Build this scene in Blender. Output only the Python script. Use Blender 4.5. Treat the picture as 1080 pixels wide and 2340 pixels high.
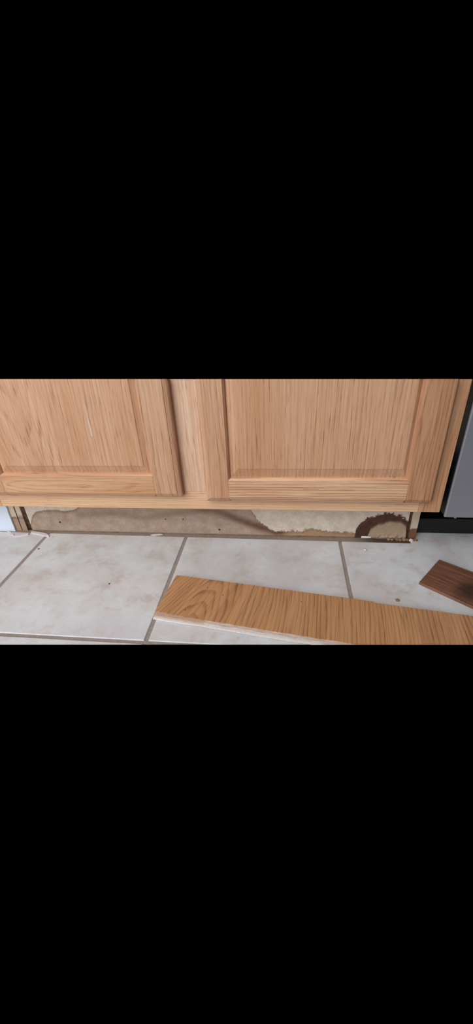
import bpy, bmesh, math, random
import numpy as np
from mathutils import Vector, Matrix, noise as mnoise

for o in list(bpy.data.objects):
    bpy.data.objects.remove(o, do_unlink=True)
scene = bpy.context.scene
COL = scene.collection

# ------------------------------------------------------------------ camera
FOC = 896.0                       # focal length in pixels of the 1080 px wide frame
CX, CY = 540.0, 1170.0
CAMH = 0.495                      # lens height above the tiles
ROT = np.array([[0.99281577, -0.01449366, 0.11877199],
                [0.10955124, 0.50929536, -0.85359051],
                [-0.04811837, 0.86046974, 0.50722427]])
cam_data = bpy.data.cameras.new('camera')
cam_data.sensor_fit = 'HORIZONTAL'
cam_data.sensor_width = 36.0
cam_data.lens = FOC / 1080.0 * 36.0
cam_data.clip_start = 0.01
cam = bpy.data.objects.new('camera', cam_data)
COL.objects.link(cam)
M4 = Matrix([list(ROT[0]) + [0], list(ROT[1]) + [0], list(ROT[2]) + [CAMH], [0, 0, 0, 1]])
cam.matrix_world = M4
scene.camera = cam

# ------------------------------------------------------------------ world, lights, exposure
world = bpy.data.worlds.new('world')
scene.world = world
world.use_nodes = True
world.node_tree.nodes['Background'].inputs[0].default_value = (0, 0, 0, 1)
world.node_tree.nodes['Background'].inputs[1].default_value = 0.0

vs = scene.view_settings
vs.view_transform = 'Standard'
vs.look = 'None'
vs.exposure = 0.0
vs.gamma = 1.0
vs.use_curve_mapping = False


def area(name, loc, target, sx, sy, power, color):
    l = bpy.data.lights.new(name, 'AREA')
    l.shape = 'RECTANGLE'
    l.size, l.size_y = sx, sy
    l.energy = power
    l.color = color
    o = bpy.data.objects.new(name, l)
    o.location = loc
    d = Vector(target) - Vector(loc)
    o.rotation_euler = d.to_track_quat('-Z', 'Y').to_euler()
    COL.objects.link(o)
    return o


# patio door daylight from the left behind the camera, and an added overhead fill in place of indoor bounce
area('patio_door_daylight', (-1.05, -1.05, 1.10), (-0.2, 0.6, 0.1), 1.8, 2.0, 51, (0.92, 0.96, 1.0))
area('ceiling_fill', (-0.5, -0.9, 2.4), (-0.2, 0.3, 0.0), 1.6, 1.6, 24, (1.0, 0.96, 0.93))


# ------------------------------------------------------------------ helpers
def ray(px, py):
    v = np.array([px - CX, -(py - CY), -FOC])
    return ROT @ (v / np.linalg.norm(v))


def on_floor(px, py, z=0.0):
    r = ray(px, py)
    p = np.array([0, 0, CAMH]) + r * ((z - CAMH) / r[2])
    return Vector(p)


def on_front(px, py, y):
    r = ray(px, py)
    p = np.array([0, 0, CAMH]) + r * (y / r[1])
    return Vector(p)


def lin(c):
    out = []
    for v in c:
        v /= 255.0
        out.append(v / 12.92 if v <= 0.04045 else ((v + 0.055) / 1.055) ** 2.4)
    return tuple(out)


def lin4(c):
    return lin(c) + (1.0,)


def tag(o, label=None, cat=None, group=None, kind=None):
    if label: o['label'] = label
    if cat: o['category'] = cat
    if group: o['group'] = group
    if kind: o['kind'] = kind
    return o


def empty(name, loc=(0, 0, 0), rz=0.0):
    o = bpy.data.objects.new(name, None)
    o.empty_display_size = 0.05
    o.location = loc
    o.rotation_euler = (0, 0, rz)
    COL.objects.link(o)
    return o


def obj(name, bm, mat, parent=None, smooth=False):
    bmesh.ops.recalc_face_normals(bm, faces=bm.faces[:])
    me = bpy.data.meshes.new(name)
    bm.to_mesh(me)
    bm.free()
    if mat: me.materials.append(mat)
    if smooth:
        for p in me.polygons: p.use_smooth = True
    o = bpy.data.objects.new(name, me)
    COL.objects.link(o)
    if parent: o.parent = parent
    return o


def box(x0, x1, y0, y1, z0, z1, bm=None, bev=0.0):
    bm2 = bmesh.new()
    vs_ = [bm2.verts.new((x, y, z)) for x in (x0, x1) for y in (y0, y1) for z in (z0, z1)]
    for f in ((0, 1, 3, 2), (4, 6, 7, 5), (0, 4, 5, 1), (2, 3, 7, 6), (0, 2, 6, 4), (1, 5, 7, 3)):
        bm2.faces.new([vs_[i] for i in f])
    if bev:
        bmesh.ops.bevel(bm2, geom=bm2.edges[:], offset=bev, segments=2, affect='EDGES', profile=0.5)
    return bm2


def loft(rects):
    """stack of (x0,x1,z0,z1,y) rectangles, first is the back, last the front"""
    bm = bmesh.new()
    rings = []
    for x0, x1, z0, z1, y in rects:
        rings.append([bm.verts.new(p) for p in ((x0, y, z0), (x1, y, z0), (x1, y, z1), (x0, y, z1))])
    bm.faces.new(rings[0])
    for a, b in zip(rings, rings[1:]):
        for i in range(4):
            j = (i + 1) % 4
            bm.faces.new((a[i], a[j], b[j], b[i]))
    bm.faces.new(rings[-1])
    bmesh.ops.recalc_face_normals(bm, faces=bm.faces[:])
    return bm


def prism(poly, z0, z1, bev=0.0):
    bm = bmesh.new()
    lo = [bm.verts.new((x, y, z0)) for x, y in poly]
    hi = [bm.verts.new((x, y, z1)) for x, y in poly]
    bm.faces.new(lo[::-1])
    top = bm.faces.new(hi)
    n = len(poly)
    for i in range(n):
        j = (i + 1) % n
        bm.faces.new((lo[i], lo[j], hi[j], hi[i]))
    bmesh.ops.recalc_face_normals(bm, faces=bm.faces[:])
    if bev:
        bmesh.ops.bevel(bm, geom=list(top.edges), offset=bev, segments=3, affect='EDGES', profile=0.5)
    return bm


def cut(bm, co, no):
    """saw the piece off along a plane and close the sawn end"""
    geom = bm.verts[:] + bm.edges[:] + bm.faces[:]
    r = bmesh.ops.bisect_plane(bm, geom=geom, plane_co=co, plane_no=no, clear_outer=True, dist=1e-6)
    edges = [e for e in bm.edges if e.is_boundary]
    if edges:
        bmesh.ops.holes_fill(bm, edges=edges, sides=0)
    return bm


# ------------------------------------------------------------------ material helpers
class NT:
    def __init__(self, name):
        self.m = bpy.data.materials.new(name)
        self.m.use_nodes = True
        self.t = self.m.node_tree
        self.b = self.t.nodes['Principled BSDF']

    def n(self, kind, **kw):
        nd = self.t.nodes.new(kind)
        for k, v in kw.items():
            setattr(nd, k, v)
        return nd

    def set(self, sock, v):
        if isinstance(v, bpy.types.NodeSocket):
            self.t.links.new(v, sock)
        elif v is not None:
            sock.default_value = v

    def math(self, op, a, b=None, c=None, clamp=False):
        nd = self.n('ShaderNodeMath', operation=op, use_clamp=clamp)
        for i, v in enumerate((a, b, c)):
            self.set(nd.inputs[i], v)
        return nd.outputs[0]

    def coords(self, kind='Object'):
        return self.n('ShaderNodeTexCoord').outputs[kind]

    def sep(self, v):
        nd = self.n('ShaderNodeSeparateXYZ')
        self.set(nd.inputs[0], v)
        return nd.outputs

    def comb(self, x, y, z):
        nd = self.n('ShaderNodeCombineXYZ')
        for i, v in enumerate((x, y, z)):
            self.set(nd.inputs[i], v)
        return nd.outputs[0]

    def noise(self, vec, scale=1.0, detail=2.0, rough=0.5, dist=0.0):
        nd = self.n('ShaderNodeTexNoise')
        self.set(nd.inputs['Vector'], vec)
        nd.inputs['Scale'].default_value = scale
        nd.inputs['Detail'].default_value = detail
        nd.inputs['Roughness'].default_value = rough
        nd.inputs['Distortion'].default_value = dist
        return nd.outputs[0]

    def ramp(self, fac, stops, interp='LINEAR'):
        nd = self.n('ShaderNodeValToRGB')
        cr = nd.color_ramp
        cr.interpolation = interp
        while len(cr.elements) < len(stops):
            cr.elements.new(0.5)
        for e, (p, c) in zip(cr.elements, stops):
            e.position = p
            e.color = c if len(c) == 4 else tuple(c) + (1,)
        self.set(nd.inputs[0], fac)
        return nd.outputs[0]

    def smooth(self, v, lo, hi):
        nd = self.n('ShaderNodeMapRange', interpolation_type='SMOOTHSTEP')
        self.set(nd.inputs[0], v)
        nd.inputs[1].default_value = lo
        nd.inputs[2].default_value = hi
        nd.inputs[3].default_value = 0.0
        nd.inputs[4].default_value = 1.0
        return nd.outputs[0]

    def mix(self, fac, a, b, mode='MIX'):
        nd = self.n('ShaderNodeMix', data_type='RGBA', blend_type=mode)
        self.set(nd.inputs[0], fac)
        self.set(nd.inputs[6], a)
        self.set(nd.inputs[7], b)
        return nd.outputs[2]

    def bump(self, h, strength=0.2, dist=0.001):
        nd = self.n('ShaderNodeBump')
        nd.inputs['Strength'].default_value = strength
        nd.inputs['Distance'].default_value = dist
        self.set(nd.inputs['Height'], h)
        self.t.links.new(nd.outputs[0], self.b.inputs['Normal'])

    def out(self, color, rough=0.5, metal=0.0, spec=0.5):
        self.set(self.b.inputs['Base Color'], color)
        self.set(self.b.inputs['Roughness'], rough)
        self.set(self.b.inputs['Metallic'], metal)
        self.b.inputs['Specular IOR Level'].default_value = spec
        return self.m


def oak(name, axis, seed, light, mid, dark, freq=150.0, warp=1.0, ring=0.5, pore=0.55,
        cath=None, rough=0.42, scratch=None, tilt=0.0, lean=0.0):
    """axis: grain direction 'x','y' or 'z'. cath=(a0,g0,k): nested arches centred at a0,g0"""
    t = NT(name)
    light, mid, dark = [(c[0] * 0.945, c[1] * 0.94, c[2] * 0.945) for c in (light, mid, dark)]
    s = t.sep(t.coords())
    if axis == 'z': a, b, g = s[0], s[1], s[2]
    elif axis == 'x': a, b, g = s[2], s[1], s[0]
    else: a, b, g = s[0], s[2], s[1]
    if lean:
        fade = t.math('SUBTRACT', 1.0, t.smooth(a, 0.04, 0.26))
        a = t.math('ADD', a, t.math('MULTIPLY', t.math('MULTIPLY', g, lean), fade))
    rnd = random.Random(seed)
    off = rnd.uniform(0, 50)
    ao = t.math('ADD', a, off * 0.13)
    w = t.noise(t.comb(t.math('MULTIPLY', ao, 14.0), off, t.math('MULTIPLY', g, 3.2)), 1.0, 2.0, 0.5)
    w2 = t.noise(t.comb(t.math('MULTIPLY', ao, 70.0), off + 3, t.math('MULTIPLY', g, 5.0)), 1.0, 2.0, 0.5)
    if cath:
        da = t.math('SUBTRACT', a, cath[0])
        dg = t.math('MULTIPLY', t.math('SUBTRACT', g, cath[1]), cath[2])
        r = t.math('SQRT', t.math('ADD', t.math('MULTIPLY', da, da), t.math('ADD', t.math('MULTIPLY', dg, dg), 1e-5)))
    else:
        r = ao
    ph = t.math('ADD', t.math('MULTIPLY', r, freq), t.math('ADD', t.math('MULTIPLY', w, 7.0 * warp), t.math('MULTIPLY', w2, 1.6 * warp)))
    rings = t.math('FRACT', ph)
    # slow rise, quick fall: early wood to late wood
    rmask = t.ramp(rings, [(0.0, (0.15,) * 3), (0.55, (0.3,) * 3), (0.82, (1.0,) * 3), (0.93, (0.8,) * 3), (1.0, (0.15,) * 3)])
    broad = t.noise(t.comb(t.math('MULTIPLY', ao, 26.0), off + 7, t.math('MULTIPLY', g, 1.6)), 1.0, 3.0, 0.6)
    fib = t.noise(t.comb(t.math('MULTIPLY', ao, 380.0), off + 9, t.math('MULTIPLY', g, 6.0)), 1.0, 3.0, 0.65)
    por = t.noise(t.comb(t.math('MULTIPLY', ao, 1100.0), t.math('MULTIPLY', b, 700.0), t.math('MULTIPLY', g, 30.0)), 1.0, 1.0, 0.5)
    pmask = t.smooth(por, 0.56, 0.70)
    col = t.mix(t.smooth(broad, 0.30, 0.72), lin4(light), lin4(mid))
    rvar = t.noise(t.comb(t.math('MULTIPLY', ao, 55.0), off + 21, t.math('MULTIPLY', g, 4.0)), 1.0, 2.0, 0.6)
    rmask = t.math('MULTIPLY', rmask, t.math('ADD', 0.35, t.math('MULTIPLY', t.smooth(rvar, 0.32, 0.66), 0.9)))
    col = t.mix(t.math('MINIMUM', t.math('MULTIPLY', rmask, ring), 1.0), col, lin4(dark))
    col = t.mix(t.math('MULTIPLY', t.smooth(fib, 0.40, 0.70), 0.42), col, lin4(dark))
    pd = tuple(c * 0.78 for c in dark)
    pfac = t.math('MULTIPLY', pmask, t.math('MULTIPLY', t.math('ADD', rmask, 0.25), pore))
    col = t.mix(t.math('MINIMUM', pfac, 0.8), col, lin4(pd))
    if scratch:
        (x1, z1), (x2, z2), wd = scratch
        L = math.hypot(x2 - x1, z2 - z1)
        ux, uz = (x2 - x1) / L, (z2 - z1) / L
        dx = t.math('SUBTRACT', s[0], x1)
        dz = t.math('SUBTRACT', s[2], z1)
        al = t.math('ADD', t.math('MULTIPLY', dx, ux), t.math('MULTIPLY', dz, uz))
        ac = t.math('ABSOLUTE', t.math('SUBTRACT', t.math('MULTIPLY', dx, uz), t.math('MULTIPLY', dz, ux)))
        lm = t.math('MULTIPLY', t.smooth(al, 0.0, L * 0.85), t.math('SUBTRACT', 1.0, t.smooth(al, L * 0.94, L)))
        cm = t.math('SUBTRACT', 1.0, t.smooth(ac, wd * 0.25, wd))
        col = t.mix(t.math('MULTIPLY', t.math('MULTIPLY', lm, cm), 0.55), col, lin4((235, 225, 215)))
    t.bump(t.math('SUBTRACT', 1.0, pmask), 0.10, 0.0004)
    return t.out(col, rough, 0.0, 0.35)


OAK_L, OAK_M, OAK_D = (226, 181, 145), (213, 161, 120), (178, 123, 86)


def plain(name, c, rough=0.6, metal=0.0, spec=0.4, var=0.12, scale=60.0):
    t = NT(name)
    nz = t.noise(t.coords(), scale, 3.0, 0.6)
    col = t.mix(t.math('MULTIPLY', nz, 1.0), lin4(tuple(v * (1 - var) for v in c)), lin4(tuple(min(255, v * (1 + var)) for v in c)))
    return t.out(col, rough, metal, spec)


def tile_mat(name, seed):
    t = NT(name)
    c = t.coords()
    mp = t.n('ShaderNodeMapping')
    mp.inputs['Location'].default_value = (seed * 3.7, seed * 1.9, 0)
    t.set(mp.inputs[0], c)
    v = mp.outputs[0]
    n1 = t.noise(v, 6.0, 6.0, 0.66, 0.2)
    n2 = t.noise(v, 15.0, 8.0, 0.72, 0.25)
    n3 = t.noise(v, 60.0, 4.0, 0.7)
    col = t.mix(t.smooth(n1, 0.38, 0.62), lin4((216, 218, 221)), lin4((205, 203, 202)))
    col = t.mix(t.math('MULTIPLY', t.smooth(n2, 0.48, 0.66), 0.75), col, lin4((192, 180, 174)))
    col = t.mix(t.math('MULTIPLY', t.math('SUBTRACT', 1.0, t.smooth(n2, 0.30, 0.46)), 0.6), col, lin4((224, 227, 231)))
    n4 = t.noise(v, 5.0, 3.0, 0.5)
    col = t.mix(t.math('MULTIPLY', t.smooth(n4, 0.50, 0.66), 0.5), col, lin4((196, 189, 196)))
    col = t.mix(t.math('MULTIPLY', t.smooth(n3, 0.52, 0.75), 0.28), col, lin4((182, 168, 160)))
    vo = t.n('ShaderNodeTexVoronoi')
    vo.inputs['Scale'].default_value = 45.0
    t.set(vo.inputs['Vector'], v)
    pit = t.math('SUBTRACT', 1.0, t.smooth(vo.outputs['Distance'], 0.03, 0.09))
    pit = t.math('MULTIPLY', pit, t.smooth(n2, 0.52, 0.60))
    col = t.mix(t.math('MULTIPLY', pit, 0.35), col, lin4((150, 128, 114)))
    t.bump(t.math('SUBTRACT', t.math('MULTIPLY', n2, 0.6), pit), 0.12, 0.001)
    return t.out(col, t.math('ADD', 0.36, t.math('MULTIPLY', n3, 0.2)), 0.0, 0.4)


M_GROUT = plain('grey_grout', (150, 140, 132), 0.9, 0, 0.2, 0.14, 220.0)
M_BLACK = plain('black_plastic', (22, 22, 24), 0.42, 0, 0.4, 0.05)
M_DARK = plain('dark_void_shade', (22, 20, 19), 0.9, 0, 0.1, 0.1)  # near-black colour stands in for shade in the dishwasher's gaps
M_CHIPBOARD = None


def chipboard(name, dry, wet, zlim, seed, amp=0.02):
    """raw particle board, water-stained up to about zlim"""
    t = NT(name)
    c = t.coords()
    s = t.sep(c)
    fine = t.noise(c, 480.0, 3.0, 0.7)
    big = t.noise(c, 40.0, 3.0, 0.6)
    lvl = t.math('ADD', t.math('SUBTRACT', zlim + seed * 0.0, s[2]), t.math('MULTIPLY', t.math('SUBTRACT', big, 0.5), amp * 2))
    wm = t.smooth(lvl, -0.003, 0.004)
    col = t.mix(wm, lin4(dry), lin4(wet))
    rim = t.math('MULTIPLY', wm, t.math('SUBTRACT', 1.0, t.smooth(lvl, 0.002, 0.009)))
    col = t.mix(t.math('MULTIPLY', rim, 0.6), col, lin4((104, 76, 54)))
    col = t.mix(t.math('MULTIPLY', t.smooth(fine, 0.5, 0.75), 0.35), col, lin4((110, 86, 66)))
    t.bump(fine, 0.4, 0.0008)
    return t.out(col, 0.9, 0, 0.15)


# ------------------------------------------------------------------ key planes (metres)
Y_DOOR = 0.641          # door fronts
Y_FACE = 0.660          # face frame front
Y_TOE = 0.732           # recessed toe board
Y_TILE = 0.7165         # back edge of the tiles
Z_FACE = 0.1083         # underside of the face frame

# where the modelled stretch of the kitchen ends: a sawn-off top and a front floor edge
t0, t1 = on_front(0, 866, Y_DOOR), on_front(1080, 866, Y_DOOR)
TOP_CO = t0
along = (t1 - t0).normalized()
inward = Vector((0, 1, -0.225)).normalized()
TOP_NO = along.cross(inward)
if TOP_NO.z < 0: TOP_NO = -TOP_NO
b0, b1 = on_floor(0, 1473), on_floor(1080, 1473)
FL_CO = b0
under = Vector((0, 0.95, -1)).normalized()
FL_NO = (b1 - b0).normalized().cross(under)
if FL_NO.y > 0: FL_NO = -FL_NO

# ------------------------------------------------------------------ floor: grout bed and tiles
XL, XR = -1.35, 1.05
bm = box(XL, XR, 0.20, 1.0, -0.014, -0.0016)
cut(bm, FL_CO, FL_NO)
floor = tag(obj('floor', bm, M_GROUT), kind='structure')
floor['label'] = 'pale ceramic tile floor with grey grout lines'
GX = [-0.5530 - 0.338, -0.5530, -0.2182, 0.1224, 0.1224 + 0.338, 0.1224 + 0.676]
GY = 0.4175
gw = 0.0035
cols = [(XL, GX[0] - gw)] + [(GX[i] + gw, GX[i + 1] - gw) for i in range(len(GX) - 1)] + [(GX[-1] + gw, XR)]
seed = 0
for i, (xa, xb) in enumerate(cols):
    for row in (0, 1):
        seed += 1
        y0, y1 = (GY + gw, Y_TILE) if row == 0 else (GY - 0.338 + gw, GY - gw)
        if row == 0 and xa > 0.29:
            y1 = 0.98
        if row == 0 and xa < 0.29 < xb:
            poly = [(xa, y0), (xb, y0), (xb, 0.98), (0.2835, 0.98), (0.2835, 0.7312), (0.2690, 0.7312), (0.2690, y1), (xa, y1)]
        else:
            poly = [(xa, y0), (xb, y0), (xb, y1), (xa, y1)]
        if row == 0:        # the cut back edge runs slightly out of square with the cabinet
            poly = [(x, y - 0.0085 * (x + 0.6) / 0.88 + 0.0065 if abs(y - Y_TILE) < 1e-4 else y) for x, y in poly]
        bm = prism(poly, -0.0125, 0.0, 0.0016)
        cut(bm, FL_CO, FL_NO)
        if not bm.verts:
            bm.free()
            continue
        obj('floor_tile', bm, tile_mat('tile_glaze', seed), floor)




def dirty_mortar():
    t = NT('dirty_mortar')
    s = t.sep(t.coords())
    n = t.noise(t.coords(), 140.0, 4.0, 0.7)
    col = t.mix(n, lin4((122, 108, 96)), lin4((166, 152, 140)))
    rot = t.smooth(t.math('ADD', s[0], t.math('MULTIPLY', n, 0.06)), 0.17, 0.235)
    col = t.mix(t.math('MULTIPLY', rot, 0.85), col, lin4((64, 46, 36)))
    return t.out(col, 0.95, 0, 0.1)


obj('mortar_strip', box(-1.3, 0.2685, 0.7120, Y_TILE + 0.0148, -0.0015, -0.0009), dirty_mortar(), floor)

# ------------------------------------------------------------------ cabinets
def door(parent, xo0, xo1, xi0, xi1, zb, zi, zf, fx0, fx1, seed, cath=None, scratch=None):
    """raised-panel oak door: xo outer edges, xi inner (panel opening), zb bottom, zi rail top, zf/fx field"""
    ZT = 0.46
    y = Y_DOOR
    pm = oak('oak_panel', 'z', seed, (226, 182, 147), (214, 163, 123), (184, 126, 86), 140, 0.4, 0.36, 0.75, cath=cath, scratch=scratch)
    bm = loft([(xi0 - .006, xi1 + .006, zi - .006, ZT, y + .0165), (xi0 - .006, xi1 + .006, zi - .006, ZT, y + .0085),
               (xi0 + .002, xi1 - .002, zi + .002, ZT, y + .0080), (fx0 - .0022, fx1 + .0022, zf - .0022, ZT, y + .0038),
               (fx0 - .0018, fx1 + .0018, zf - .0018, ZT, y + .0030), (fx0, fx1, zf, ZT, y + .0027)])
    cut(bm, TOP_CO, TOP_NO)
    d = obj('cabinet_door', bm, pm, parent)
    e = 0.0035      # inner bevel
    c = 0.0085      # routed outer edge
    for k, (x0, x1, left) in enumerate(((xo0, xi0, True), (xi1, xo1, False))):
        cl, cr = (c, e) if left else (e, c if seed != 6 else 0.0035)
        bm = loft([(x0, x1, zb, ZT, Y_FACE - 0.0002), (x0, x1, zb, ZT, y + .0062),
                   (x0 + cl * .25, x1 - cr * .25, zb + c * .25, ZT, y + .0040),
                   (x0 + cl * .80, x1 - cr * .80, zb + c * .80, ZT, y + .0016),
                   (x0 + cl, x1 - cr, zb + c, ZT, y + .0012), (x0 + cl + .0003, x1 - cr - .0003, zb + c + .0003, ZT, y)])
        cut(bm, TOP_CO, TOP_NO)
        obj('door_stile', bm, oak('oak_stile', 'z', seed + 11 + k, *((226, 182, 147), (211, 160, 121), (172, 118, 84)) if (seed, k) != (6, 1) else ((216, 166, 128), (190, 136, 98), (150, 98, 66)), 100, 0.8, 0.42, 0.65), d)
    bm = loft([(xi0 - .004, xi1 + .004, zb, zi, Y_FACE - 0.0002), (xi0 - .004, xi1 + .004, zb, zi, y + .0062),
               (xi0 - e, xi1 + e, zb + c * .25, zi - .001, y + .0040), (xi0 - e, xi1 + e, zb + c * .80, zi - .0025, y + .0016),
               (xi0 - e, xi1 + e, zb + c, zi - .0030, y + .0012), (xi0 - e, xi1 + e, zb + c + .0003, zi - .0032, y)])
    obj('door_rail', bm, door.rail_mats.pop(0) if door.rail_mats else oak('oak_rail', 'x', seed + 20, OAK_L, OAK_M, OAK_D, 130, 1.4, 0.5, 0.5), d)
    return d


door.rail_mats = [
    oak('oak_rail_flame', 'x', 301, (230, 186, 146), (216, 163, 120), (180, 122, 82), 120, 1.0, 0.42, 0.55, cath=(0.166, -0.40, 0.055)),
    oak('oak_rail_striped', 'x', 302, (250, 216, 178), (240, 196, 156), (170, 110, 74), 165, 0.45, 0.75, 0.55),
]


def face_piece(name, parent, x0, x1, z0, z1, axis, seed, light=OAK_L, mid=OAK_M, dark=OAK_D, **kw):
    bm = box(x0, x1, Y_FACE, Y_FACE + 0.019, z0, z1, bev=0.0008)
    cut(bm, TOP_CO, TOP_NO)
    kw.setdefault('freq', 110)
    return obj(name, bm, oak('oak_frame', axis, seed, light, mid, dark, **kw), parent)


# --- the main cabinet
CL, CR = -0.6275, 0.2863
cab = tag(empty('base_cabinet', ((CL + CR) / 2, 0.95, 0)),
          'honey oak base cabinet with two raised-panel doors and bare water-stained toe space', 'cabinet')
cab.location = (0, 0, 0)
face_piece('bottom_rail', cab, CL + 0.038, CR - 0.038, Z_FACE, Z_FACE + 0.0385, 'x', 41, (242, 205, 166), (234, 190, 146), (198, 146, 106), ring=0.4, freq=200, warp=0.4, pore=0.7)
face_piece('face_stile', cab, CL, CL + 0.0378, Z_FACE, 0.46, 'z', 42)
face_piece('face_stile', cab, CR - 0.0378, CR, Z_FACE, 0.46, 'z', 43, (222, 176, 138), (208, 155, 115), (168, 114, 78))
face_piece('center_stile', cab, -0.2085, -0.1295, Z_FACE + 0.0387, 0.46, 'z', 44, (242, 208, 178), (226, 184, 150), (182, 128, 96), ring=0.25)
_a, _b = on_front(184, 895, Y_DOOR), on_front(209, 1001, Y_DOOR)
SCR = ((_a.x, _a.z), (_b.x, _b.z))
door(cab, -0.6040, -0.1922, -0.5490, -0.2471, 0.1435, 0.1920, 0.2097, -0.534, -0.2600, 5, cath=(-0.47, 0.9, 0.10),
     scratch=(SCR[0], SCR[1], 0.0015))
door(cab, -0.1462, 0.2622, -0.0979, 0.2123, 0.1355, 0.1836, 0.2039, -0.0815, 0.2020, 6)

# carcass: deck, sides, back (inside, behind the doors)
M_PB = chipboard('raw_particle_board_side', (208, 190, 168), (164, 138, 116), 0.040, 1, 0.012)
obj('cabinet_deck', box(CL + 0.018, CR - 0.006, Y_FACE + 0.0195, 1.24, Z_FACE + 0.004, Z_FACE + 0.018), M_PB, cab)


def side_panel(parent, x0, x1, wedge=0.0, mat=None):
    # notched side: the toe end shows raw board
    bm = bmesh.new()
    prof = [(Y_TOE, -0.010), (1.25, -0.010), (1.25, 0.20), (Y_FACE + 0.0195, 0.20), (Y_FACE + 0.0195, Z_FACE + 0.0002), (Y_TOE, Z_FACE + 0.0002)]
    A = [bm.verts.new((x0, y, z)) for y, z in prof]
    B = [bm.verts.new((x1, y, z)) for y, z in prof]
    bm.faces.new(A); bm.faces.new(B[::-1])
    for i in range(6):
        j = (i + 1) % 6
        bm.faces.new((A[i], B[i], B[j], A[j]))
    if wedge:
        for v in bm.verts:
            if v.co.z < 0 and abs(v.co.x - x0) < 1e-6: v.co.x -= wedge
    return obj('side_panel', bm, mat or M_PB, parent)


side_panel(cab, -0.6232, -0.6126, 0.0035)
side_panel(cab, 0.2672, 0.2812, mat=chipboard('rotten_particle_board_side', (200, 180, 158), (118, 84, 64), 0.026, 2, 0.016))
obj('back_panel', box(CL + 0.02, CR - 0.02, 1.2415, 1.249, 0.0, 0.20), M_PB, cab)

# dark swollen corner blocks beside the toe board
t = NT('rotten_dark_wood')
nz = t.noise(t.coords(), 130.0, 4.0, 0.7)
sz = t.sep(t.coords())[2]
col = t.ramp(t.math('ADD', nz, t.math('MULTIPLY', sz, 3.0)), [(0.38, lin4((30, 22, 18))), (0.55, lin4((78, 56, 42))), (0.8, lin4((112, 84, 62)))])
t.bump(nz, 0.8, 0.003)
M_ROT = t.out(col, 0.95, 0, 0.1)
obj('corner_block', box(-0.6124, -0.6004, Y_TOE + 0.004, Y_TOE + 0.03, -0.010, Z_FACE), M_ROT, cab)
obj('corner_block', box(0.2606, 0.2670, Y_TOE + 0.003, Y_TOE + 0.03, -0.010, Z_FACE), M_ROT, cab)

# --- the raw particle-board toe board with its water stains
TX0, TX1, TZ0, TZ1 = -0.6002, 0.2604, -0.0115, 0.1080


def curve(pts):
    P = [on_front(px, py, Y_TOE) for px, py in pts]
    xs = np.array([p.x for p in P]); zs = np.array([p.z for p in P])
    for i in range(1, len(xs)):
        if xs[i] <= xs[i - 1]: xs[i] = xs[i - 1] + 1e-4
    return lambda x: float(np.interp(x, xs, zs))


top_main = curve([(60, 1230), (70, 1195), (74, 1178), (82, 1169), (100, 1165), (130, 1165), (150, 1168), (168, 1165), (176, 1160), (186, 1148), (300, 1140),
                  (566, 1148), (576, 1170), (588, 1187), (603, 1198), (622, 1212), (650, 1212), (690, 1213), (712, 1207), (735, 1212), (790, 1216), (830, 1219), (950, 1222)])
arch_out = curve([(808, 1232), (813, 1210), (822, 1195), (840, 1183), (865, 1176), (890, 1172), (910, 1175), (925, 1184), (936, 1197), (941, 1230)])
arch_in = curve([(836, 1232), (846, 1211), (864, 1200), (890, 1194), (914, 1195), (925, 1203), (931, 1232)])
flow = [on_front(px, py, Y_TOE) for px, py in ((440, 1158), (500, 1170), (545, 1188), (585, 1202), (615, 1211), (640, 1216))]
flow2 = [on_front(px, py, Y_TOE) for px, py in ((180, 1178), (260, 1172), (330, 1185), (400, 1172), (470, 1166))]


def segdist(x, z, pl):
    best = 9
    for a, b in zip(pl, pl[1:]):
        dx, dz = b.x - a.x, b.z - a.z
        u = max(0, min(1, ((x - a.x) * dx + (z - a.z) * dz) / (dx * dx + dz * dz)))
        best = min(best, math.hypot(x - a.x - u * dx, z - a.z - u * dz))
    return best


def ss(v, lo, hi):
    u = max(0.0, min(1.0, (v - lo) / (hi - lo)))
    return u * u * (3 - 2 * u)


def blend(a, b, f):
    return tuple(p + (q - p) * f for p, q in zip(a, b))


DRY, WET, FLOWC, RIM, DARKR, TAN = map(lin, ((218, 204, 187), (178, 157, 141), (106, 76, 60), (116, 88, 68), (70, 48, 40), (166, 142, 118)))


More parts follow.
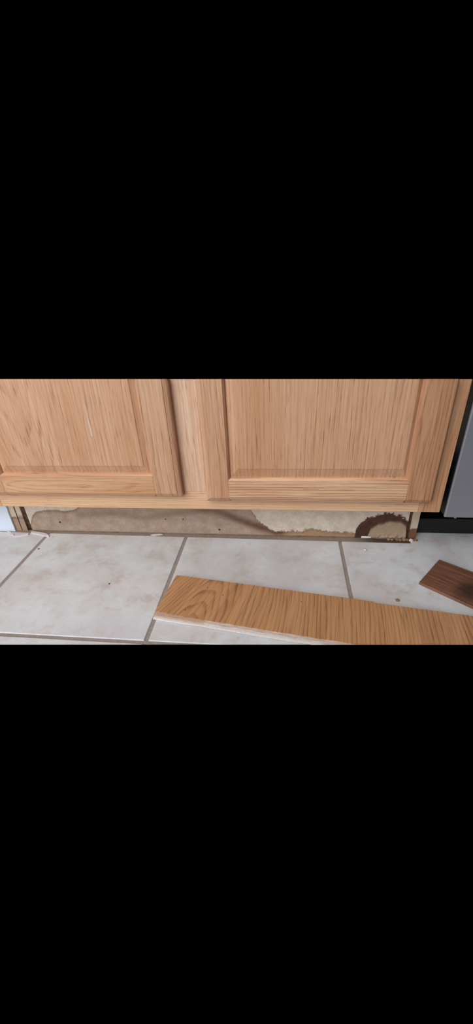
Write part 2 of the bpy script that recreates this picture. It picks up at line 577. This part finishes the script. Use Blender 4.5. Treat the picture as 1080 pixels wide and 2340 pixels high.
def stain(x, z):
    f1 = mnoise.fractal(Vector((x * 60, z * 60, 1.3)), 0.7, 2.0, 4) * 0.5
    f2 = mnoise.fractal(Vector((x * 240, z * 240, 4.3)), 0.7, 2.0, 3) * 0.5
    f3 = mnoise.noise(Vector((x * 900, z * 900, 8.3)))
    c = blend(DRY, lin((188, 172, 153)), max(0, min(1, 0.35 + f1 * .8)))
    jag = 0.0025 if x < -0.12 else 0.010
    d = top_main(x) - z + (f1 * 0.6 + f2 * 0.9) * jag
    w = ss(d, -0.0008, 0.0016)
    wetc = blend(WET, lin((156, 130, 108)), max(0, min(1, 0.4 + f1)))
    if x > -0.03:
        wetc = blend(wetc, lin((172, 134, 96)), 0.65)
    wetc = blend(wetc, RIM, (1 - ss(d, 0.001, 0.010)) * 0.55)
    fd = segdist(x, z, flow)
    wetc = blend(wetc, FLOWC, (1 - ss(fd + f1 * 0.006, 0.0, 0.018)) * ss(x, -0.32, -0.04))
    wetc = blend(wetc, FLOWC, (1 - ss(segdist(x, z, flow2) + f1 * 0.006, 0.0, 0.014)) * 0.35)
    c = blend(c, wetc, w)
    # the arched stain by the right-hand corner
    if x > 0.10:
        do = arch_out(x) - z + (f1 * 1.0 + f2 * 1.8) * 0.0065
        wo = ss(do, -0.001, 0.002)
        di = arch_in(x) - z + f1 * 0.004
        rc = blend(DARKR, lin((96, 66, 50)), max(0, min(1, 0.4 + f1)))
        rc = blend(rc, TAN, ss(di, -0.006, 0.004))
        c = blend(c, rc, wo)
    # dirt line along the floor, nail stain specks, chips
    c = blend(c, lin((84, 62, 48)), (1 - ss(z + f1 * 0.003, -0.002, 0.0035)) * 0.75)
    k = 1.0 + f2 * 0.16 + f3 * 0.12
    return tuple(max(0.0, v * k) for v in c)


nx, nz_ = 620, 84
verts, faces, cols_ = [], [], []
for j in range(nz_ + 1):
    z = TZ0 + (TZ1 - TZ0) * j / nz_
    for i in range(nx + 1):
        x = TX0 + (TX1 - TX0) * i / nx
        rr = mnoise.noise(Vector((x * 300, z * 300, 2.0))) * 0.0002
        # swollen, crumbling bottom at the right-hand corner
        rr -= 0.0025 * ss(x, 0.17, 0.235) * (1 - ss(z, 0.0, 0.02)) * (1 + mnoise.noise(Vector((x * 160, z * 160, 5.0))))
        verts.append((x, Y_TOE + rr, z))
        cols_.append(stain(x, z) + (1.0,))
for j in range(nz_):
    for i in range(nx):
        a = j * (nx + 1) + i
        faces.append((a, a + 1, a + nx + 2, a + nx + 1))
# back and edges of the board, 15 mm thick
nb = len(verts)
yb = Y_TOE + 0.015
verts += [(TX0, yb, TZ0), (TX1, yb, TZ0), (TX1, yb, TZ1), (TX0, yb, TZ1)]
cols_ += [DRY + (1.0,)] * 4
bl, br, tl, tr = 0, nx, nz_ * (nx + 1), nz_ * (nx + 1) + nx
faces += [(nb + 3, nb + 2, nb + 1, nb), tuple([nb, nb + 1] + list(range(br, bl - 1, -1))), tuple([nb + 2, nb + 3] + list(range(tl, tr + 1))),
          tuple([nb + 3, nb] + [j * (nx + 1) for j in range(nz_ + 1)]), tuple([nb + 1, nb + 2] + [j * (nx + 1) + nx for j in range(nz_, -1, -1)])]
me = bpy.data.meshes.new('toe_board')
me.from_pydata(verts, [], faces)
ca = me.color_attributes.new('stain', 'FLOAT_COLOR', 'POINT')
ca.data.foreach_set('color', np.array(cols_, dtype=np.float32).ravel())
t = NT('water_stained_particle_board')
at = t.n('ShaderNodeAttribute', attribute_name='stain')
fl = t.noise(t.coords(), 700.0, 2.0, 0.7)
col = t.mix(t.math('MULTIPLY', t.smooth(fl, 0.52, 0.72), 0.22), at.outputs['Color'], lin4((96, 72, 54)))
t.bump(fl, 0.35, 0.0006)
me.materials.append(t.out(col, 0.92, 0, 0.12))
toe = bpy.data.objects.new('toe_board', me)
COL.objects.link(toe)
toe.parent = cab
toe['label'] = 'raw particle board with brown water stains'


def nail(px, py, r=0.0016):
    p = on_front(px, py, Y_TOE)
    bm = bmesh.new()
    bmesh.ops.create_cone(bm, cap_ends=True, segments=10, radius1=r * 1.1, radius2=r, depth=0.002)
    bmesh.ops.rotate(bm, verts=bm.verts, cent=(0, 0, 0), matrix=Matrix.Rotation(math.radians(90), 3, 'X'))
    bmesh.ops.translate(bm, verts=bm.verts, vec=(p.x, Y_TOE - 0.0004, p.z))
    o = obj('nail_head', bm, M_NAIL, toe)


M_NAIL = plain('rusty_nail', (74, 48, 34), 0.8, 0.3, 0.3, 0.2, 300)
for q in ((137, 1193), (501, 1210), (418, 1186), (378, 1186)):
    nail(*q, r=0.0020 if q[0] in (137, 501) else 0.0011)

# --- the neighbouring cabinet on the left (only its toe end and white toe board reach the picture)
nb_cab = tag(empty('base_cabinet'), 'neighbouring oak cabinet at the left edge with a white toe board below', 'cabinet')
NL = -1.30
face_piece('bottom_rail', nb_cab, NL, CL - 0.039, Z_FACE, Z_FACE + 0.0385, 'x', 51)
face_piece('face_stile', nb_cab, CL - 0.0385, CL - 0.0006, Z_FACE, 0.46, 'z', 52)
door(nb_cab, -1.08, -0.650, -1.028, -0.702, 0.1435, 0.192, 0.2097, -1.013, -0.717, 8)
side_panel(nb_cab, -0.6440, -0.6282)
obj('cabinet_deck', box(NL, -0.6445, Y_FACE + 0.0195, 1.24, Z_FACE + 0.004, Z_FACE + 0.018), M_PB, nb_cab)
obj('back_panel', box(NL, -0.6445, 1.2415, 1.249, 0.0, 0.20), M_PB, nb_cab)
bm = bmesh.new()
edge = []
rnd = random.Random(4)
for i in range(15):
    z = -0.0035 + i * 0.008
    edge.append((-0.6418 + rnd.uniform(-0.0006, 0.0006) - (0.0012 if 5 < i < 8 else 0), z))
prof = [(NL, -0.0035)] + edge + [(NL, edge[-1][1])]
A = [bm.verts.new((x, Y_TOE - 0.0045, min(z, Z_FACE - .0003))) for x, z in prof]
B = [bm.verts.new((x, Y_TOE - 0.0005, min(z, Z_FACE - .0003))) for x, z in prof]
bm.faces.new(A); bm.faces.new(B[::-1])
for i in range(len(prof)):
    j = (i + 1) % len(prof)
    bm.faces.new((A[i], B[i], B[j], A[j]))
M_WHITE = plain('white_toe_laminate', (214, 222, 236), 0.5, 0, 0.4, 0.02, 20)
o = obj('toe_board', bm, M_WHITE, nb_cab)
o['label'] = 'white smooth toe board with ragged cut end'

# ------------------------------------------------------------------ dishwasher
dw = tag(empty('dishwasher'), 'stainless dishwasher with black sides and black kick plate right of the cabinet', 'dishwasher')
DX0, DX1, DY, DZ0 = 0.2945, 0.893, 0.6545, 0.1005
t = NT('brushed_steel')
s = t.sep(t.coords())
br_ = t.noise(t.comb(t.math('MULTIPLY', s[0], 6.0), s[1], t.math('MULTIPLY', s[2], 900.0)), 1.0, 2.0, 0.6)
big = t.noise(t.coords(), 6.0, 2.0, 0.5)
col = t.mix(br_, lin4((150, 150, 158)), lin4((164, 164, 172)))
M_STEEL = t.out(col, t.math('ADD', 0.38, t.math('MULTIPLY', big, 0.12)), 0.5, 0.5)
bm = box(DX0, DX1, DY, DY + 0.006, DZ0, 0.46, bev=0.0018)
cut(bm, TOP_CO, TOP_NO)
obj('door_skin', bm, M_STEEL, dw)
bm = box(DX0 + 0.0012, DX1 - 0.0012, DY + 0.0062, DY + 0.05, DZ0 + 0.001, 0.46)
cut(bm, TOP_CO, TOP_NO)
obj('door_core', bm, M_BLACK, dw)
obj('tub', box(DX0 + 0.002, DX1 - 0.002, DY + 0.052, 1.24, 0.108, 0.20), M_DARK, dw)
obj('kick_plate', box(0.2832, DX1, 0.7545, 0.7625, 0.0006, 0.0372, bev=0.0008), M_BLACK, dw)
obj('base_gap_filler', box(0.2832, DX1, 0.7635, 1.2, 0.0006, 0.036), M_DARK, dw)  # added dark box: painted shade behind the kick plate
obj('side_gap_filler', box(0.2880, 0.2935, DY + 0.052, 1.2, 0.1084, 0.20), M_DARK, dw)  # added dark filler: painted shade for the gap beside the cabinet
obj('rear_gap_filler', box(0.2832, DX1, 1.0, 1.02, 0.0362, 0.1078), M_DARK, dw)  # added dark filler closing the view under the tub with painted shade
p = on_front(1040, 1185, DY)
obj('door_clip', box(p.x - 0.002, p.x + 0.002, DY + 0.0005, DY + 0.004, DZ0 - 0.0018, DZ0, bev=0.0005), plain('clip_grey', (120, 120, 126), 0.4), dw)

# ------------------------------------------------------------------ the pulled-off toe kick board on the floor
BT = 0.0095                                         # height of its face above the tiles
p_tl, p_bl = on_floor(403, 1314, BT), on_floor(348, 1399, BT)
p_tr = on_floor(1080, 1405, BT)
ang = math.atan2(p_tr.y - p_tl.y, p_tr.x - p_tl.x)
brd = tag(empty('toe_kick_board', (p_tl.x, p_tl.y, 0), ang),
          'long loose oak-veneered board with torn pale front edge lying on the tiles', 'board')
WID = 0.1060
LEN = 0.90
inv = Matrix.Rotation(-ang, 4, 'Z') @ Matrix.Translation((-p_tl.x, -p_tl.y, 0))
c0, c1 = inv @ on_floor(0, 1473, BT), inv @ on_floor(1080, 1473, BT)
BC_NO = (c1 - c0).normalized().cross(Vector((0, 0.8, -1)).normalized())
if BC_NO.y > 0: BC_NO = -BC_NO
rnd = random.Random(9)


def strip(back, front, z0, z1, u0=0.0, u1=LEN, n=260):
    bm = bmesh.new()
    us = [u0 + (u1 - u0) * i / n for i in range(n + 1)]
    rows = []
    for u in us:
        vb, vf = back(u), front(u)
        rows.append([bm.verts.new((u + (0.0 if u > u0 else 0.0), -vb, z0(u))), bm.verts.new((u, -vf, z0(u))),
                     bm.verts.new((u, -vf, z1(u))), bm.verts.new((u, -vb, z1(u)))])
    for r1, r2 in zip(rows, rows[1:]):
        for i in range(4):
            j = (i + 1) % 4
            bm.faces.new((r1[i], r2[i], r2[j], r1[j]))
    bm.faces.new(rows[0]); bm.faces.new(rows[-1][::-1])
    bmesh.ops.recalc_face_normals(bm, faces=bm.faces[:])
    return cut(bm, c0, BC_NO)


def n1d(u, f, a, s=0.0):
    return a * mnoise.noise(Vector((u * f, s, 0.3)))


# the board springs up a little along its front edge
lift = lambda u: 0.0016 * ss(u, 0.0, 0.12)
veneer_front = lambda u: 0.0982 + 0.0022 * ss(u, 0.0, 0.06) + n1d(u, 60, 0.0010) + n1d(u, 400, 0.0004)
back_edge = lambda u: (0.0 if u < 0.365 else 0.0028) + n1d(u, 120, 0.0003, 5)
M_VEN = oak('oak_veneer', 'y', 77, (218, 166, 118), (202, 150, 103), (150, 102, 64), 150, 0.62, 0.72, 0.6, cath=(0.090, -0.20, 0.24), rough=0.45, lean=-0.22)
obj('veneer_face', strip(back_edge, veneer_front, lambda u: BT - 0.0012, lambda u: BT), M_VEN, brd)
t = NT('torn_pale_wood')
s = t.sep(t.coords())
nn = t.noise(t.comb(t.math('MULTIPLY', s[0], 60.0), t.math('MULTIPLY', s[1], 500.0), t.math('MULTIPLY', s[2], 700.0)), 1.0, 4.0, 0.7)
n2 = t.noise(t.coords(), 45.0, 3.0, 0.6)
col = t.ramp(nn, [(0.25, lin4((176, 156, 144))), (0.5, lin4((206, 190, 180))), (0.75, lin4((228, 218, 212)))])
brown = t.math('SUBTRACT', 1.0, t.smooth(t.math('ADD', s[0], t.math('MULTIPLY', n2, 0.02)), 0.098, 0.106))
col = t.mix(t.math('MULTIPLY', brown, 0.6), col, lin4((186, 148, 116)))
t.bump(nn, 0.6, 0.002)
M_TORN = t.out(col, 0.9, 0, 0.15)
obj('core_ply', strip(lambda u: back_edge(u) + 0.0003, lambda u: WID + n1d(u, 60, 0.0007, 2) + n1d(u, 420, 0.0005, 2),
                      lambda u: BT - 0.0048, lambda u: BT - 0.0014 + n1d(u, 300, 0.0002, 8)), M_TORN, brd)
obj('bottom_ply', strip(lambda u: back_edge(u) + 0.001, lambda u: WID + 0.0034 + n1d(u, 50, 0.0009, 6) + n1d(u, 420, 0.0004, 6),
                        lambda u: 0.0006 + lift(u), lambda u: BT - 0.0058), plain('pale_ply_edge', (222, 213, 207), 0.9, 0, 0.15, 0.08, 250), brd)
# specks of dirt and brad holes in the veneer
M_HOLE = plain('brad_hole_dark', (48, 30, 20), 0.9, 0, 0.1, 0.1)
for px, py in ((474, 1343), (509, 1360), (423, 1394), (688, 1375)):
    q = inv @ on_floor(px, py, BT)
    bm = bmesh.new()
    bmesh.ops.create_circle(bm, cap_ends=True, segments=8, radius=0.0010)
    bmesh.ops.translate(bm, verts=bm.verts, vec=(q.x, q.y, BT + 0.0001))
    obj('brad_hole', bm, M_HOLE, brd)

# ------------------------------------------------------------------ the small dark piece on the right
ST = 0.0062
q1, q2 = on_floor(957, 1330, ST), on_floor(1003, 1278, ST)
q4 = on_floor(1080, 1386, ST)
a2 = math.atan2(q4.y - q1.y, q4.x - q1.x)
pc = tag(empty('wood_offcut', (q1.x, q1.y, 0), a2), 'short dark water-stained wood offcut near the dishwasher', 'offcut')
iv2 = Matrix.Rotation(-a2, 4, 'Z') @ Matrix.Translation((-q1.x, -q1.y, 0))
e2 = iv2 @ q2
e3 = iv2 @ on_floor(1080, 1307, ST)
slope = (e3.y - e2.y) / (e3.x - e2.x)
LP = 0.105
far = e2.y + slope * (LP - e2.x)
t = NT('dark_stained_wood')
s = t.sep(t.coords())
gr = t.noise(t.comb(t.math('MULTIPLY', s[0], 12.0), t.math('MULTIPLY', s[1], 220.0), 1.0), 1.0, 4.0, 0.65)
bl_ = t.noise(t.comb(t.math('MULTIPLY', s[0], 30.0), t.math('MULTIPLY', s[1], 45.0), 4.0), 1.0, 3.0, 0.6)
col = t.ramp(gr, [(0.3, lin4((92, 60, 46))), (0.55, lin4((126, 86, 66))), (0.75, lin4((148, 104, 78)))])
dx = t.math('SUBTRACT', s[0], 0.074)
dy = t.math('SUBTRACT', s[1], 0.036)
dd = t.math('SQRT', t.math('ADD', t.math('MULTIPLY', t.math('MULTIPLY', dx, dx), 1.4), t.math('MULTIPLY', t.math('MULTIPLY', dy, dy), 0.55)))
dm = t.math('SUBTRACT', 1.0, t.smooth(t.math('ADD', dd, t.math('MULTIPLY', t.math('SUBTRACT', bl_, 0.5), 0.02)), 0.006, 0.036))
col = t.mix(t.math('MULTIPLY', dm, 0.8), col, lin4((50, 34, 30)))
M_OFF = t.out(col, 0.55, 0, 0.3)
poly = [(0, 0), (LP, 0.0), (LP - 0.01, far), (e2.x, e2.y)]
bm = prism(poly, 0.0014, ST, 0.0006)
obj('face_veneer', bm, M_OFF, pc)
poly = [(0.0015, 0.0010), (LP - 0.0015, 0.0010), (LP - 0.0115, far - 0.002), (e2.x + 0.0015, e2.y - 0.002)]
bm = prism(poly, 0.0002, 0.0013)
obj('back_ply', bm, plain('dirty_ply', (120, 98, 80), 0.9, 0, 0.1, 0.2, 200), pc)


# ------------------------------------------------------------------ debris
def flake(name, pts, z, thick, mat, label, cat, group=None, zs=None):
    """flat irregular chip lying on the tiles, outline given in picture points on height z"""
    P = [on_floor(px, py, z + thick) for px, py in pts]
    bm = bmesh.new()
    n = len(P)
    jit = zs or [0] * n
    hi = [bm.verts.new((p.x, p.y, z + thick + jit[i])) for i, p in enumerate(P)]
    lo = [bm.verts.new((p.x, p.y, z)) for p in P]
    tf = bm.faces.new(hi)
    bm.faces.new(lo[::-1])
    for i in range(n):
        j = (i + 1) % n
        bm.faces.new((lo[i], lo[j], hi[j], hi[i]))
    bmesh.ops.recalc_face_normals(bm, faces=bm.faces[:])
    bmesh.ops.bevel(bm, geom=list(tf.edges), offset=min(thick * 0.35, 0.0006), segments=2, affect='EDGES')
    return tag(obj(name, bm, mat), label, cat, group)


M_CAULK = plain('old_caulk', (216, 205, 209), 0.6, 0, 0.4, 0.06, 120)
M_FLAKE = plain('pale_flake', (214, 202, 204), 0.7, 0, 0.3, 0.08, 120)
flake('caulk_strip', [(70, 1214), (75, 1213), (92, 1216), (101, 1217), (112, 1222), (111, 1225), (101, 1224), (86, 1220), (71, 1217)], 0.0002, 0.0030, M_CAULK,
      'pinkish white caulk strip right of the dark cabinet corner', 'caulk strip', 'caulk strips by the left toe corner')
flake('caulk_strip', [(32, 1223), (45, 1220), (62, 1217), (66, 1218), (64, 1221), (48, 1224), (33, 1226)], 0.0002, 0.0028, M_CAULK,
      'pinkish white caulk strip left of the dark cabinet corner', 'caulk strip', 'caulk strips by the left toe corner')
flake('paint_flake', [(16, 1213), (21, 1213), (31, 1219), (32, 1224), (26, 1223), (17, 1219)], 0.0002, 0.0016, M_FLAKE,
      'flat greyish flake under the white toe board', 'flake')
flake('paint_flake', [(343, 1222), (352, 1220), (366, 1219), (373, 1221), (364, 1223), (350, 1224)], 0.0002, 0.0012, M_FLAKE,
      'thin pale flake at the tile edge above the long loose board', 'flake')
M_WCHIP = plain('white_chip', (236, 232, 238), 0.6, 0, 0.4, 0.03)
flake('plaster_chip', [(828, 1220), (844, 1220), (847, 1226), (825, 1226)], -0.0006, 0.0040, M_WCHIP,
      'small bright white chip under the arched water stain', 'chip')

M_CRUMB = plain('rotten_crumb', (128, 96, 68), 0.95, 0, 0.1, 0.3, 400)
M_CRUMB2 = plain('tan_crumb', (152, 126, 98), 0.95, 0, 0.1, 0.25, 400)
M_CRUMBW = plain('pale_crumb', (205, 196, 190), 0.9, 0, 0.2, 0.15, 400)


def crumb(name, px, py, r, mat, label, cat, group=None, z=0.0, seed=0, flat=0.6):
    p = on_floor(px, py, z + r * flat)
    p.y = min(p.y, Y_TOE - 0.0035 - r * 1.1)
    bm = bmesh.new()
    bmesh.ops.create_icosphere(bm, subdivisions=2, radius=r)
    for v in bm.verts:
        k = 1 + 0.45 * mnoise.noise(v.co * (1.2 / r) + Vector((seed * 3.1, 0, 0)))
        v.co = Vector((v.co.x * k * 1.15, v.co.y * k, v.co.z * k * flat))
    zmin = min(v.co.z for v in bm.verts)
    bmesh.ops.translate(bm, verts=bm.verts, vec=(p.x, p.y, z - zmin))
    return tag(obj(name, bm, mat), label, cat, group)


crumb('wood_crumb', 908, 1371, 0.0030, plain('olive_crumb', (128, 108, 78), 0.8, 0, 0.3, 0.25, 500), 'small brown crumb on the tile between long board and dark offcut', 'crumb', seed=1)
crumb('glue_bead', 834, 1256, 0.0028, plain('clear_glue', (196, 186, 186), 0.25, 0, 0.6, 0.1, 300), 'small pale glossy bead on the tile below the white chip', 'bead', seed=2)
crumb('dirt_speck', 88, 1254, 0.0017, M_NAIL, 'tiny dark speck on the tile below the caulk strips', 'speck', seed=3)
crumb('dirt_speck', 249, 1334, 0.0014, M_NAIL, 'tiny dark speck in the middle of the left tile', 'speck', seed=4)
for k, (px, py, r, m) in enumerate(((884, 1226, .0030, M_CRUMB2), (893, 1227, .0026, M_CRUMB2), (903, 1225, .0036, M_CRUMB), (911, 1226, .0040, M_CRUMB), (919, 1227, .0036, M_CRUMB2),
                                    (927, 1227, .0034, M_CRUMB), (934, 1225, .0038, M_CRUMBW), (940, 1227, .0034, M_CRUMB), (946, 1229, .0032, M_CRUMBW),
                                    (916, 1222, .0032, M_CRUMB), (932, 1220, .0034, M_CRUMB), (943, 1222, .0036, M_CRUMB))):
    crumb('rotten_crumb', px, py, r, m, ['tan', 'tan', 'brown', 'brown', 'tan', 'brown', 'pale', 'brown', 'pale', 'brown', 'brown', 'brown'][k] + ' rotten crumb in the right toe corner, ' + ['first', 'second', 'third', 'fourth', 'sixth', 'seventh', 'ninth', 'tenth', 'twelfth', 'fifth', 'eighth', 'eleventh'][k] + ' from the left', 'crumb',
          'crumbs in the rotten right-hand toe corner', z=-0.0016 if on_floor(px, py, 0).y > Y_TILE else 0.0, seed=10 + k, flat=0.8)
